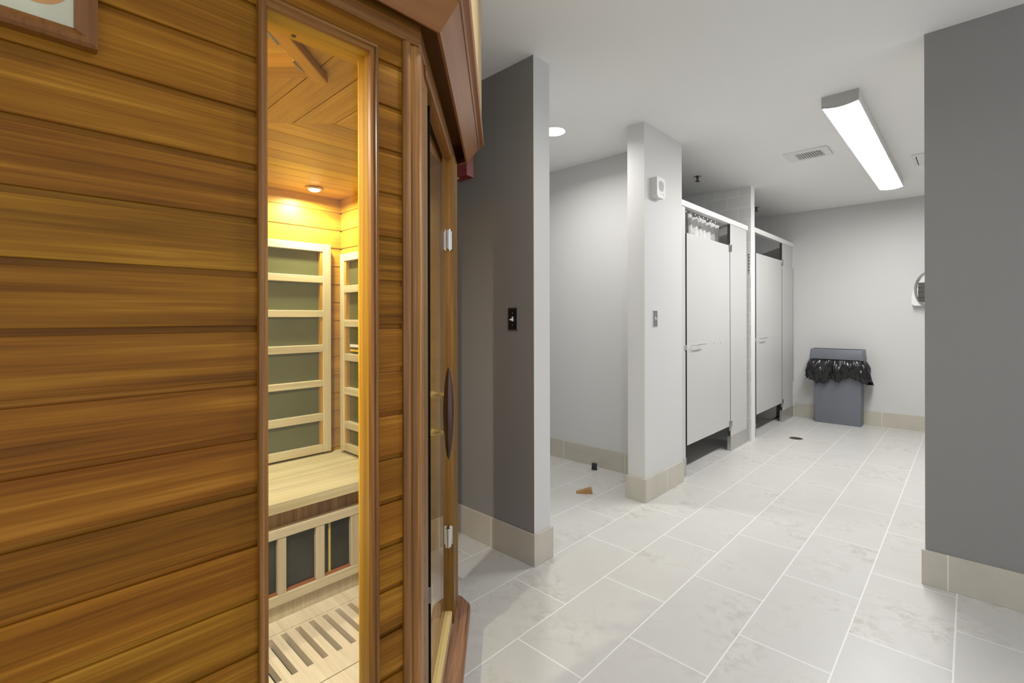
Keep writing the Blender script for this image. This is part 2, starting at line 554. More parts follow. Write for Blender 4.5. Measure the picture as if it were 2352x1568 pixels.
def downlight(x, y, label, watts, r=0.075, sp=160):
    o = empty('recessed_downlight', (x, y, C), label, 'light', 'recessed downlights')
    b = B(); lathe(b, [(r + .016, 0.0), (r + .016, -.005), (r + .004, -.008), (r, -.004), (r, 0)], (x, y, C - 0.0), 40)
    obj('trim_ring', b, M_TRIMW, o, smooth=True)
    b = B(); lathe(b, [(0.0001, -.0035), (r * .96, -.0035), (r * .96, -.001), (0.0001, -.001)], (x, y, C), 32)
    obj('lens', b, M_LENS, o)
    lamp('lamp_light', (x, y, C - .012), watts, r * 1.8, (1.0, 0.98, 0.95), o, sp)
    return o


downlight(-2.055, 2.575, 'round recessed downlight glowing in the ceiling of the passage', LAMP_DOWN)
downlight(-0.50, 1.20, 'added fill downlight, out of view in the ceiling in front of the sauna door', 5.0)  # added out-of-view fill lamp, brightens the grey wall beside the sauna


def vent(x0, x1, y0, y1, n, label, gx0, gx1, gy0, gy1, along='x'):
    r = empty('ceiling_vent', ((x0 + x1) / 2, (y0 + y1) / 2, C), label, 'vent')
    b = B()
    for q in ((x0, gx0, y0, y1), (gx1, x1, y0, y1), (gx0, gx1, y0, gy0), (gx0, gx1, gy1, y1)):
        box(b, q[0], q[1], q[2], q[3], C - 0.010, C - 0.001)
    obj('frame', b, M_TRIMW, r)
    b = B(); box(b, gx0, gx1, gy0, gy1, C - 0.003, C - 0.001); obj('backing', b, M_BLACK, r)
    if n:
        b = B()
        for i in range(n):
            x = gx0 + (i + .5) * (gx1 - gx0) / n
            prism(b, [(x + .004, C - .002), (x + .002, C - .002), (x - .004, C - .010), (x - .001, C - .010)], lambda u, v, t: (u, t, v), gy0, gy1)
        obj('louvres', b, M_TRIMW, r)
    return r


vent(-1.065, -0.77, 4.19, 4.44, 11, 'white ceiling vent with a dark slatted grille left of the long light', -0.993, -0.815, 4.24, 4.405)
vent(-0.335, -0.02, 4.91, 5.28, 0, 'flat white ceiling plate with one dark slot beside the right wall edge', -0.313, -0.307, 4.95, 5.255)


def sprinkler(x, y, label):
    r = empty('fire_sprinkler', (x, y, C), label, 'sprinkler', 'ceiling sprinklers over the stalls')
    b = B(); lathe(b, [(0.036, 0), (0.036, -.003), (0.024, -.008), (0.014, -.009), (0.014, 0)], (x, y, C), 28)
    obj('escutcheon', b, M_CHROME, r, smooth=True)
    b = B(); lathe(b, [(0.009, -.007), (0.009, -.022), (0.005, -.024), (0.005, -.040), (0.019, -.042), (0.020, -.046), (0.001, -.046)], (x, y, C), 20)
    for s in (-1, 1): tube(b, [(x + s * .006, y, C - .020), (x + s * .013, y, C - .030), (x + s * .004, y, C - .042)], .0022, 6)
    obj('sprinkler_head', b, M_DARKMETAL, r, smooth=True)


sprinkler(-1.784, 4.309, 'chrome fire sprinkler on the ceiling above the first stall')
sprinkler(-1.795, 5.995, 'chrome fire sprinkler above the far stall, partly hidden by the tiled wall')

# ------------------------------------------------------------------ toilet / shower stalls
PX = -1.565
M_HINGE = plain('satin_chrome_hinge', (.34, .335, .32), .22, metal=.9)
M_CORE = plain('dark_panel_core', (.05, .046, .040), .5)


def stall(yj0, yj1, yd0, yd1, yp0, yp1, yh0, yh1, zt, zh0, zh1, zb, label, post=None, strip=None):
    r = empty('stall_partition', (PX, (yh0 + yh1) / 2, 0), label, 'partition', 'stall fronts along the left side')
    T = 0.025
    b = B(); box(b, PX - .04, PX + .008, yh0, yh1, zh0, zh1, .003); box(b, PX - .034, PX + .010, yh0, yh1, zh0 + .018, zh0 + .021)
    obj('headrail', b, M_RAIL, r)
    b = B(); box(b, PX - T, PX, yj0, yj1, .135 if yj1 - yj0 > .05 else 0.0, zh0, .002); obj('jamb_panel', b, M_PANEL, r)
    if yj1 - yj0 > .05:
        b = B(); box(b, PX - T - .004, PX + .004, yj0, yj1 + .002, 0, .137, .001); obj('shoe', b, M_STEEL, r)
    b = B(); fs = box(b, PX - T, PX, yp0, yp1, .128, zh0)
    for i in (2, 4): fs[i].material_index = 1
    obj('pilaster', b, [M_PANEL, M_CORE], r)
    b = B(); box(b, PX - T - .005, PX + .005, yp0 - .003, yp1 + .003, 0, .130, .002); obj('shoe', b, M_STEEL, r, label='brushed steel shoe')
    # door
    b = B(); fs = box(b, PX - T, PX, yd0, yd1, zb, zt)
    for i in (0, 1, 2, 4): fs[i].material_index = 1
    d = obj('stall_door', b, [M_PANEL, M_CORE], r)
    yh = yd0 + .085
    b = B()
    tube(b, [(PX, yh, .985), (PX + .03, yh + .004, .985), (PX + .035, yh + .02, .986), (PX + .035, yh + .19, .990)], .0045, 8)
    tube(b, [(PX, yh + .155, .985), (PX + .03, yh + .155, .987)], .0045, 8)
    obj('door_handle', b, M_CHROME, d, smooth=True)
    b = B()
    for y, z in ((yd0 + .045, 1.023), (yd0 + .045, .953), (yd0 + .535, .983), (yd0 + .685, .982)):
        lathe(b, [(.0055, 0), (.0055, .002), (.003, .0035), (.0001, .0035)], (PX, y, z), 10, axis='x')
    obj('bolt_head', b, M_STEEL, d)
    # pivot hinges
    for z0, z1, cap in ((zt - .055, zt + .012, 1), (zb - .045, zb + .045, 0)):
        b = B()
        box(b, PX - T - .004, PX + .012, yd1 - .026, yd1 + .028, z0 + (.0 if cap else .035), z1, .006, seg=2)
        lathe(b, [(.013, z0), (.013, z0 + .034)], (PX - .005, yd1 + .004, 0), 16)
        obj('pivot_hinge', b, M_HINGE, r, smooth=True)
    b = B(); box(b, PX - T, PX + .008, yd0 - .040, yd0 - .012, .952, .990, .002)
    obj('latch_keeper', b, M_STEEL, r)
    if strip:
        b = B(); box(b, PX - .01, PX + .006, strip[0], strip[1], strip[2], strip[3], .001)
        for z in [strip[2] + .05 + i * (strip[3] - strip[2] - .1) / 3 for i in range(4)]:
            lathe(b, [(.005, 0), (.005, .0085), (.0001, .0085)], (PX, (strip[0] + strip[1]) / 2, z), 8, axis='x')
        obj('wall_bracket', b, M_STEEL, r)
    if post:
        b = B(); box(b, PX - T, PX + .002, post[0], post[1], 0, zh0, .001); obj('wall_post', b, M_RAIL, r)
    return r


stall(3.420, 3.553, 3.577, 4.483, 4.495, 4.930, 3.420, 4.950, 1.844, 2.038, 2.083, .224,
      'light grey stall front with closed door, next to the pier and the tiled wall', strip=(4.930, 4.944, .438, 1.79))
stall(5.084, 5.190, 5.215, 6.128, 6.142, 6.590, 5.084, 6.636, 1.848, 2.050, 2.100, .218,
      'light grey stall front with closed door, beside the far wall behind the tiled wall', post=(6.612, 6.636), strip=(6.590, 6.606, .43, 1.79))

# slotted vent by the first stall, on the tiled wall
r = empty('wall_vent', (-1.567, 4.974, 1.63), 'small dark slotted vent on the tiled wall beside the first stall', 'vent')
b = B(); box(b, -1.560, -1.5455, 4.970, 4.974, 1.628, 1.822); obj('backing', b, M_TRIMW, r)
b = B()
for i in range(12):
    z = 1.634 + i * .0156
    box(b, -1.559, -1.5465, 4.9665, 4.970, z, z + (.0085 if i % 2 else .004))
obj('slots', b, M_DARKMETAL, r)

# shower curtain on its rod inside the first stall
r = empty('shower_curtain', (-1.73, 4.35, 2.1), 'white shower curtain with faint grey leaf print hanging inside the first stall', 'curtain')
k = NT('printed_curtain')
v, s = k.co()
vv = k.comb(s[1], k.math('MULTIPLY', s[0], .3), s[2])
leaf = k.n('ShaderNodeTexVoronoi', feature='F1'); k.l(vv, leaf.inputs['Vector']); leaf.inputs['Scale'].default_value = 13.0
nn = k.noise(vv, 30.0, 3, .6, 1.0)
m = k.math('MULTIPLY', k.ramp(leaf.outputs['Distance'], [(.22, (1, 1, 1)), (.36, (0, 0, 0))]), k.ramp(nn, [(.45, (0, 0, 0)), (.6, (1, 1, 1))]))
k.l(k.mix(k.math('MULTIPLY', m, .9), (.86, .855, .83), (.30, .28, .26)), k.p.inputs['Base Color'])
k.p.inputs['Roughness'].default_value = .7
M_CURT = k.m
b = B()
NY, NZ = 110, 26
grid = []
for i in range(NY + 1):
    t = i / NY
    row = []
    for j in range(NZ + 1):
        q = j / NZ
        y = 3.99 + .69 * t + .02 * math.sin(9 * q + 5 * t) * q
        x = -1.74 + (.030 + .012 * math.sin(7 * t)) * math.sin(t * 2 * math.pi * 6.5 + .5 * math.sin(5 * t * 3)) * (.75 + .35 * q) + .006 * math.sin(31 * t + 6 * q)
        z = 2.085 - .020 * abs(math.sin(t * math.pi * 9)) * (1 - q) - (1.93 + .012 * math.sin(40 * t)) * q
        row.append(b.verts.new((x, y, z)))
    grid.append(row)
for i in range(NY):
    for j in range(NZ):
        b.faces.new((grid[i][j], grid[i + 1][j], grid[i + 1][j + 1], grid[i][j + 1]))
o = obj('curtain_cloth', b, M_CURT, r, smooth=True, angle=180)
md = o.modifiers.new('thick', 'SOLIDIFY'); md.thickness = .0012
b = B(); tube(b, [(-1.74, 3.418, 2.125), (-1.74, 4.972, 2.125)], .011, 12); obj('curtain_rod', b, M_CHROME, r, smooth=True)
for i in range(8):
    b = B(); y = 4.01 + i * .092
    pts = [(-1.74 + .018 * math.cos(a), y, 2.108 + .03 * math.sin(a)) for a in [q * math.pi / 8 for q in range(17)]]
    tube(b, pts, .0022, 6, caps=False); obj('curtain_ring', b, M_CHROME, r, smooth=True)

# white fixture inside the far stall, seen below its door
b = B()
prism(b, [(-2.16, .03), (-2.12, 0), (-1.70, 0), (-1.66, .03), (-1.64, .38), (-1.67, .42), (-2.13, .42), (-2.18, .38)], lambda u, v, t: (u, t, v), 6.24, 6.50)
o = obj('bench_seat_block', b, plain('white_moulded_plastic', (.7, .69, .66), .35), smooth=True)
tag(o, 'pale box-shaped seat on the floor inside the far stall, seen under its door', 'seat')

# floor drain
r = empty('floor_drain', (-1.253, 5.39, 0), 'small round dark floor drain grate in the tiles before the far stall', 'drain')
b = B(); lathe(b, [(.062, 0), (.062, .002), (.054, .0032), (.053, 0)], (-1.253, 5.39, 0), 36); obj('rim', b, M_STEEL, r, smooth=True)
b = B(); lathe(b, [(.053, 0), (.053, .0015), (.0001, .0015)], (-1.253, 5.39, 0), 30); obj('pit', b, plain('drain_pit', (.02, .02, .014), .7), r)
b = B()
for i in range(-4, 5):
    w = math.sqrt(max(0, .052 ** 2 - (i * .0115) ** 2))
    box(b, -1.253 - w, -1.253 + w, 5.39 + i * .0115 - .0017, 5.39 + i * .0115 + .0017, .0015, .0030)
obj('grate', b, plain('drain_grate', (.12, .12, .09), .45, metal=.5), r)

# ------------------------------------------------------------------ waste bin
M_BIN = plain('slate_blue_plastic', (.150, .162, .190), .42, var=.05, nscale=4)
M_BAG = plain('black_bin_liner', (.010, .010, .011), .18, var=.2)
r = empty('waste_bin', (-1.085, 6.52, 0), 'tall slate-blue rectangular waste bin standing against the far wall', 'bin')


def rrect(x0, x1, y0, y1, rad, n=6):
    pts = []
    for cx, cy, a0 in ((x1 - rad, y1 - rad, 0), (x0 + rad, y1 - rad, 90), (x0 + rad, y0 + rad, 180), (x1 - rad, y0 + rad, 270)):
        for i in range(n + 1):
            a = math.radians(a0 + 90 * i / n)
            pts.append((cx + rad * math.cos(a), cy + rad * math.sin(a)))
    return pts


def loft(bm, rings, cap0=True, cap1=True, mi=0):
    R = [[bm.verts.new((x, y, z)) for x, y in ring] for ring, z in rings]
    n = len(R[0])
    for a, c_ in zip(R, R[1:]):
        for i in range(n):
            f = bm.faces.new((a[i], a[(i + 1) % n], c_[(i + 1) % n], c_[i])); f.material_index = mi
    if cap0: bm.faces.new(R[0][::-1])
    if cap1: bm.faces.new(R[-1])


b = B()
loft(b, [(rrect(-1.298, -.866, 6.418, 6.612, .006), 0.0), (rrect(-1.306, -.864, 6.413, 6.614, .006), .45), (rrect(-1.318, -.856, 6.408, 6.616, .006), .735),
         (rrect(-1.310, -.864, 6.416, 6.608, .005), .735), (rrect(-1.296, -.874, 6.426, 6.600, .005), .05)])
obj('bin_body', b, M_BIN, r, smooth=True)
b = B()
loft(b, [(rrect(-1.346, -.838, 6.394, 6.624, .012), .722), (rrect(-1.349, -.836, 6.392, 6.625, .012), .729), (rrect(-1.339, -.845, 6.400, 6.620, .014), .832),
         (rrect(-1.336, -.848, 6.403, 6.618, .014), .838), (rrect(-1.327, -.857, 6.411, 6.611, .012), .838), (rrect(-1.330, -.854, 6.408, 6.613, .012), .722)],
     cap0=False, cap1=False)
b2 = b
obj('bin_rim', b2, M_BIN, r, smooth=True)
# liner
b = B()
NT_, NR = 240, 12
ctrx, ctry = -1.092, 6.512
base = rrect(-1.332, -.850, 6.400, 6.618, .03, 8)
# resample perimeter
seg = []
tot = 0
for i in range(len(base)):
    p, q = Vector(base[i]), Vector(base[(i + 1) % len(base)])
    seg.append((tot, p, q)); tot += (q - p).length


def perim(t):
    d = (t % 1.0) * tot
    for s0, p, q in reversed(seg):
        if d >= s0:
            L = (q - p).length
            return p + (q - p) * ((d - s0) / L if L > 0 else 0), (q - p)
    return seg[0][1], seg[0][2] - seg[0][1]


rows = []
for j in range(NR + 1):
    q = j / NR
    row = []
    for i in range(NT_):
        t = i / NT_
        p, d = perim(t)
        nrm = Vector((p.x - ctrx, (p.y - ctry) * 2.2)); nrm.normalize()
        nz = noise.noise(Vector((math.cos(t * 2 * math.pi) * 5.2, math.sin(t * 2 * math.pi) * 5.2, q * 1.3)))
        nf = abs(noise.noise(Vector((math.cos(t * 2 * math.pi) * 13, math.sin(t * 2 * math.pi) * 13, q * 2.2 + 4))))
        puff = .010 + .030 * math.sin(min(1, q * 1.25) * math.pi * .75)
        o_ = puff * (1 + .5 * nz) + .036 * nf * min(1, q * 3)
        # trailing corners flare
        cl = max(0, 1 - abs(p.x + 1.34) / .07) * max(0, 1 - abs(p.y - 6.42) / .12)
        cr = max(0, 1 - abs(p.x + .86) / .09)
        o_ += q ** 3 * (.05 * cl + .05 * cr)
        if p.y > 6.58: o_ = min(o_, .008)
        zl = .235 + .03 * math.sin(t * 2 * math.pi * 2 + 1.0) + .03 * nz + .018 * nf - .07 * cl + .015 * cr
        x = p.x + nrm.x * o_; y = min(p.y + nrm.y * o_, 6.626)
        row.append(b.verts.new((x, y, .728 - zl * q + (.012 * math.sin(t * 50) * q * q))))
    rows.append(row)
for a, c_ in zip(rows, rows[1:]):
    for i in range(NT_):
        b.faces.new((a[i], a[(i + 1) % NT_], c_[(i + 1) % NT_], c_[i]))
o = obj('bin_liner', b, M_BAG)
tag(o, 'crumpled black plastic liner folded over the waste bin', 'bin liner')
for p_ in o.data.polygons: p_.use_smooth = True
md = o.modifiers.new('thick', 'SOLIDIFY'); md.thickness = .0008

# ------------------------------------------------------------------ dispenser on the far wall
r = empty('towel_dispenser', (-.31, 6.64, 1.48), 'oval paper dispenser with clear cover on the far wall by the grey wall edge', 'dispenser')
b = B()
prism(b, [(-.425, 1.318), (-.445, 1.335), (-.449, 1.37), (-.447, 1.42), (-.438, 1.47), (-.42, 1.53), (-.38, 1.60), (-.33, 1.635), (-.27, 1.635), (-.21, 1.60), (-.17, 1.53), (-.155, 1.42), (-.155, 1.335), (-.175, 1.318)],
      lambda u, v, t: (u, t, v), 6.56, 6.6416)
obj('dispenser_body', b, M_TRIMW, r, smooth=True, angle=40)
ell = lambda a_, yy, k_=1.0: (-.302 + .115 * k_ * math.cos(a_), yy, 1.485 + .176 * k_ * math.sin(a_))
b = B()
tube(b, [ell(q * 2 * math.pi / 48, 6.545) for q in range(48)] + [ell(0, 6.545), ], .010, 8, caps=False)
obj('rim_ring', b, plain('grey_rim', (.26, .26, .245), .3), r, smooth=True)
b = B(); box(b, -.392, -.23, 6.532, 6.559, 1.36, 1.555, .004)
for z in (1.40, 1.455, 1.50): box(b, -.396, -.225, 6.526, 6.534, z, z + .012, .002)
obj('mechanism', b, plain('dark_mechanism', (.07, .062, .052), .4), r)
b = B()
RG = [[b.verts.new(ell(q * 2 * math.pi / 40, 6.545 - .030 * (1 - k_ ** 2), k_)) for q in range(40)] for k_ in (.97, .8, .55, .25)]
for a_, c_ in zip(RG, RG[1:]):
    for i in range(40): b.faces.new((a_[i], a_[(i + 1) % 40], c_[(i + 1) % 40], c_[i]))
b.faces.new(RG[-1])
obj('clear_cover', b, M_GLASS, r, smooth=True, angle=180)

# ------------------------------------------------------------------ wall devices
def switch(name, mw, plate, edge, screw, label, tog):
    r = empty(name, mw.translation, label, 'light switch')
    b = B()
    w, h, d = .035, .0575, .006
    v0 = [b.verts.new(p) for p in ((-w, 0, -h), (w, 0, -h), (w, 0, h), (-w, 0, h))]
    e = .0055
    v1 = [b.verts.new(p) for p in ((-w + e, -d, -h + e), (w - e, -d, -h + e), (w - e, -d, h - e), (-w + e, -d, h - e))]
    for i in range(4): f = b.faces.new((v0[i], v0[(i + 1) % 4], v1[(i + 1) % 4], v1[i])); f.material_index = 1
    b.faces.new(v1); b.faces.new(v0[::-1])
    obj('cover_plate', b, [plate, edge], r, mw=mw)
    b = B(); box(b, -.005, .005, -d - .001, -d + .002, -.012, .012); 
    prism(b, [(-d, .004), (-d, -.008), (-d - .020, -.006 if tog < 0 else .004), (-d - .020, -.001 if tog < 0 else .009)], lambda u, v, t: (t, u, v), -.0035, .0035)
    obj('toggle', b, M_TRIMW, r, mw=mw)
    for z in (-.030, .030):
        b = B(); lathe(b, [(.0032, -d), (.0032, -d - .0012), (.0001, -d - .0014)], (0, 0, z), 10, axis='y')
        obj('screw', b, screw, r, mw=mw, smooth=True)
    return r


switch('light_switch', fr(-1.667, 1.7619, 0, 1.194), plain('dark_bronze_plate', (.012, .009, .007), .35), plain('bronze_edge', (.10, .09, .08), .3, metal=.5), M_STEEL,
       'dark bronze toggle switch plate with white lever on the grey wall by the sauna', -1)
switch('light_switch', fr(-1.5306, 2.992, 90, 1.193), plain('steel_plate', (.30, .295, .28), .35, metal=.7), M_STEEL, M_CHROME,
       'brushed steel toggle switch plate on the pier below the speaker', -1)

mw = fr(-1.5306, 3.002, 90, 2.06)
r = empty('wall_speaker', mw.translation, 'small white speaker box with round perforated grille high on the pier', 'speaker')
b = B()
h = .054
prism(b, [(-.062, -.052), (-.040, -.068), (.040, -.068), (.062, -.052), (.062, .060), (.056, .066), (-.056, .066), (-.062, .060)], lambda u, v, t: (u * (1 - .04 * (t < -.02)), t, v), -.045, 0)
obj('speaker_case', b, plain('off_white_plastic', (.70, .69, .66), .45), r, mw=mw)
b = B()
for i in range(-6, 7):
    for j in range(-5, 6):
        x = j * .0066 + (.0033 if i % 2 else 0); z = .010 + i * .0062
        if x * x + (z - .010) ** 2 < .037 ** 2:
            box(b, x - .0024, x + .0024, -.0457, -.0448, z - .0013, z + .0013)
obj('grille_slots', b, plain('grille_dark', (.10, .10, .095), .6), r, mw=mw)
b = B()
for x in (-.008, .012, .022, .032): box(b, x, x + .004, -.0457, -.0448, -.046, -.038)
obj('marks', b, plain('grey_marks', (.45, .44, .42), .6), r, mw=mw)

mw = fr(-2.025, 1.7619, 0, 2.015)
r = empty('fire_alarm', mw.translation, 'dark red fire alarm box on the grey wall, peeking out beside the sauna crown', 'alarm')
b = B()
prism(b, [(-.06, -.05), (.06, -.05), (.06, .09), (-.06, .09)], lambda u, v, t: (u * (1 - .3 * (t < -.02)), t, v * (1 - .25 * (t < -.02))), -.032, 0)
obj('alarm_case', b, plain('fire_red', (.26, .016, .012), .35), r, mw=mw)
b = B(); box(b, -.036, -.012, -.044, -.030, -.050, -.040, .002); obj('strobe_lens', b, M_CHROME, r, mw=mw)

# door wedge and door stop on the passage floor
b = B()
prism(b, [(0, 0), (.112, 0), (.106, .033), (.095, .035), (0, .003)], lambda u, v, t: (u, t, v), -.023, .023)
o = obj('door_wedge', b, wood('raw_pine', [(0.2, (.30, .15, .05)), (.6, (.47, .27, .10)), (.9, (.62, .40, .18))], 'x', broad=60), mw=Matrix.Translation((-1.965, 2.70, 0)) @ Matrix.Rotation(math.radians(36), 4, 'Z'))
tag(o, 'small brown wooden wedge lying on the passage floor', 'door wedge')
r = empty('door_stop', (-2.155, 3.205, 0), 'black rubber door stop on the floor before the passage wall', 'door stop')
mw = Matrix.Translation((-2.155, 3.205, 0)) @ Matrix.Rotation(math.radians(20), 4, 'Z')
b = B(); lathe(b, [(.024, 0), (.024, .006), (.018, .010), (.0001, .010)], (0, 0, 0), 24); obj('stop_base', b, M_DARKMETAL, r, mw=mw, smooth=True)
b = B(); box(b, -.020, .020, -.009, .009, .009, .052, .003); obj('rubber_block', b, plain('black_rubber', (.03, .03, .032), .6), r, mw=mw)

# ================================================================== the sauna
XS = -.87
C1 = (XS, .632)
C2 = (-1.461, 1.223)
XB, YB = -2.287, 1.160          # inner faces of the back and right walls
YL = -.194                      # inner face of the left wall
WT = .055                       # wall thickness
ROOT = empty('infrared_sauna', (-1.6, .5, 0), 'large cedar corner sauna with lit interior, tall window and angled glass door', 'sauna')
F_SIDE = fr(XS, 0, 90)                       # local x = world y
F_DOOR = fr(C1[0], C1[1], 135)               # local x = distance from C1
F_THIRD = fr(C2[0], C2[1], 180)              # local x = -world x
LD = math.hypot(C2[0] - C1[0], C2[1] - C1[1])
ZT = 1.80                                    # top of the cladding
PITCH, ZG = .0902, 1.278                     # board pitch, one board's lower edge


def clad(bm, x0, x1, z0, z1, pitch=PITCH, zg=ZG, rec=.0105, dep=.0065, thick=.03, sgn=-1):
    """boards seen from the -y side: face at y=0, groove band just below each board's lower edge"""
    pts = []
    n0 = math.floor((z0 - zg) / pitch)
    z = z0
    prof = []
    n = n0
    while True:
        lo = zg + n * pitch            # lower edge of board n
        hi = lo + pitch - rec          # its upper edge
        a, c_ = max(lo, z0), min(hi, z1)
        if c_ > a:
            bv = .0012 if c_ - a > .01 else 0
            prof += [(bv, a), (0, a + bv), (0, c_ - bv * .5), (bv * .5, c_)] if bv else [(0, a), (0, c_)]
        g0, g1 = max(hi, z0), min(lo + pitch, z1)
        if g1 > g0: prof += [(dep, g0), (dep, g1)]
        n += 1
        if zg + n * pitch >= z1: break
    prof += [(thick, z1), (thick, z0)]
    cl = []
    for p in prof:
        if not cl or (abs(p[0] - cl[-1][0]) + abs(p[1] - cl[-1][1])) > 1e-6: cl.append(p)
    prism(bm, cl, lambda u, v, t: (t, u, v), x0, x1)


# exterior side wall with the tall window opening
WY0, WY1, WZ0, WZ1 = .300, .510, .26, 1.738
ZB = .05
b = B()
clad(b, -.247, WY0, ZB, ZT); clad(b, WY1, .585, ZB, ZT)
clad(b, WY0, WY1, WZ1, ZT); clad(b, WY0, WY1, ZB, WZ0)
obj('outer_cladding', b, M_CLAD, ROOT, F_SIDE)
b = B(); clad(b, .015, .061, .10, ZT, thick=.02)
for v_ in b.verts: v_.co.y += .007
obj('door_side_cladding', b, M_CLADR, ROOT, F_DOOR)
b = B()
RW0, RW1 = .632 - WY1, .632 - WY0          # the matching window in the rear face
clad(b, .02, RW0, ZB, ZT); clad(b, RW1, 2.34 - 1.461, ZB, ZT); clad(b, RW0, RW1, WZ1, ZT); clad(b, RW0, RW1, ZB, WZ0)
obj('outer_cladding', b, M_CLADR, ROOT, F_THIRD)
# inner linings
b = B()
for q in ((YL, WY0, .05, 1.79), (WY1 - .003, .60, .05, 1.79), (WY0, WY1 - .003, 1.745, 1.79), (WY0, WY1 - .003, .05, WZ0)):
    box(b, q[0], q[1], .033, .055, q[2], q[3])
obj('inner_lining', b, M_INX, ROOT, F_SIDE)


def lining(name, mat, mw, x0, x1):
    b = B(); clad(b, x0, x1, .05, 1.79, .0895, .563, .0065, .004, .03)
    return obj(name, b, mat, ROOT, mw)


lining('inner_wall_boards', M_INW, fr(XB, 0, 90), YL, YB)
lining('inner_wall_boards', M_INW, fr(0, YB, 0), XB, -1.461 - RW1)
b = B()
for q in ((-1.461 - RW0, -1.43, .05, 1.79), (-1.461 - RW1, -1.461 - RW0, 1.745, 1.79), (-1.461 - RW1, -1.461 - RW0, .05, WZ0)):
    box(b, q[0], q[1], 0, .03, q[2], q[3])
obj('inner_lining', b, M_INX, ROOT, fr(0, YB, 0))
lining('inner_wall_boards', M_INW, fr(0, YL, 180), .90, -XB)
b = B(); box(b, -2.345, -2.318, -.25, YB + .063, .0, ZT); box(b, -2.345, -.90, -.25, -.225, .0, ZT)
obj('outer_shell', b, M_TRIMX, ROOT)
# base plinth, inner floor
b = B()
pl = [(XS + .0, -.25), (XS, C1[1]), (C2[0], C2[1]), (-2.345, C2[1]), (-2.345, -.25)]
prism(b, [(XS - .012, -.24), (XS - .012, C1[1] - .004), (C2[0] - .004, C2[1] - .012), (-2.34, C2[1] - .012), (-2.34, -.24)], lambda u, v, t: (u, v, t), 0, .052)
obj('plinth', b, M_SILL, ROOT)
b = B()
prism(b, [(XS - .035, YL), (XS - .035, C1[1] - .02), (C2[0] - .02, YB), (XB, YB), (XB, YL)], lambda u, v, t: (u, v, t), .052, .060)
obj('sub_floor', b, plain('dark_sub_floor', (.035, .028, .018), .6), ROOT)
# ceiling boards in two directions, mitred on the diagonal y = x + 2.093
zc = 1.79
dg = 2.085


def clip_poly(poly, a, bb, c_):
    """keep a*x + b*y >= c"""
    out = []
    for i in range(len(poly)):
        p, q = poly[i], poly[(i + 1) % len(poly)]
        dp, dq = a * p[0] + bb * p[1] - c_, a * q[0] + bb * q[1] - c_
        if dp >= 0: out.append(p)
        if dp * dq < 0:
            t = dp / (dp - dq); out.append((p[0] + (q[0] - p[0]) * t, p[1] + (q[1] - p[1]) * t))
    return out


full = [(XS - .03, YL - .01), (XS - .03, C1[1]), (C2[0], YB + .01), (XB - .01, YB + .01), (XB - .01, YL - .01)]
for axis in 'yx':
    b = B()
    if axis == 'y':   # boards running along world y, beyond the diagonal
        half = clip_poly(full, -1, 1, dg)
        for i in range(16):
            a0 = XB - .01 + i * .0895
            p = clip_poly(clip_poly(half, 1, 0, a0), -1, 0, -(a0 + .0865))
            if len(p) > 2: prism(b, p, lambda u, v, t: (v, -u, t), zc, zc + .015)
        # grain along local x = world y
        obj('ceiling_boards', b, wood('cedar_ceiling_a', CEDI, 'x', ('y', .0895, 2.287 + .01 - .0895 * 40), var=.16, rough=.45, broad=12), ROOT, Matrix.Rotation(math.radians(90), 4, 'Z'))
    else:
        half = clip_poly(full, 1, -1, -dg)
        for i in range(18):
            a0 = YL - .01 + i * .0895
            p = clip_poly(clip_poly(half, 0, 1, a0), 0, -1, -(a0 + .0865))
            if len(p) > 2: prism(b, p, lambda u, v, t: (u, v, t), zc, zc + .015)
        obj('ceiling_boards', b, wood('cedar_ceiling_b', CEDI, 'x', ('y', .0895, YL - .01 - .0895 * 4), var=.16, rough=.45, broad=12), ROOT)
b = B(); prism(b, full, lambda u, v, t: (u, v, t), zc + .016, zc + .03); obj('roof_panel', b, M_BLACK, ROOT)
# strip with screws along the top of the window wall, inside
b = B(); box(b, .22, .60, .058, .085, 1.742, 1.79); o = obj('inner_lintel', b, M_INX, ROOT, F_SIDE)
b = B(); lathe(b, [(.0001, 1.7408), (.004, 1.7408), (.005, 1.742)], (.382, .071, 0), 12); obj('screw', b, M_DARKMETAL, o, F_SIDE)
# small hatch on the ceiling with two hinges
HM = Matrix.Translation((-1.0, .365, 0)) @ Matrix.Rotation(math.radians(132), 4, 'Z')
b = B()
box(b, -.10, .222, -.020, .014, zc - .018, zc - .001, .002)
o = obj('hatch_bar', b, M_INX, ROOT, HM)
b = B(); box(b, -.10, .205, .016, .34, zc - .012, zc - .001, .001)
obj('hatch_panel', b, wood('hatch_boards', CEDI, 'y', ('x', .052, .205 - .052 * 10), var=.28, rough=.45, broad=14), ROOT, HM)
for x in (.005, .115):
    b = B(); tube(b, [(x, .0155, zc - .017), (x + .045, .0155, zc - .017)], .0040, 10); obj('hatch_hinge', b, M_CHROME, o, HM, smooth=True)
# sauna ceiling lamp
LX, LY = -2.149, .964
b = B(); lathe(b, [(.040, 0), (.040, -.004), (.030, -.010), (.026, -.008), (.026, 0)], (LX, LY, zc), 30)
o = obj('ceiling_lamp', b, plain('bronze_trim_ring', (.35, .22, .10), .35, metal=.5), ROOT, smooth=True)
b = B(); lathe(b, [(.026, -.008), (.018, -.015), (.008, -.018), (.0001, -.018)], (LX, LY, zc), 24); obj('lamp_lens', b, M_LENSW, o, smooth=True)
lamp('lamp_light', (LX, LY, zc - .024), LAMP_SAUNA, .05, (1.0, .87, .62), o, 175)

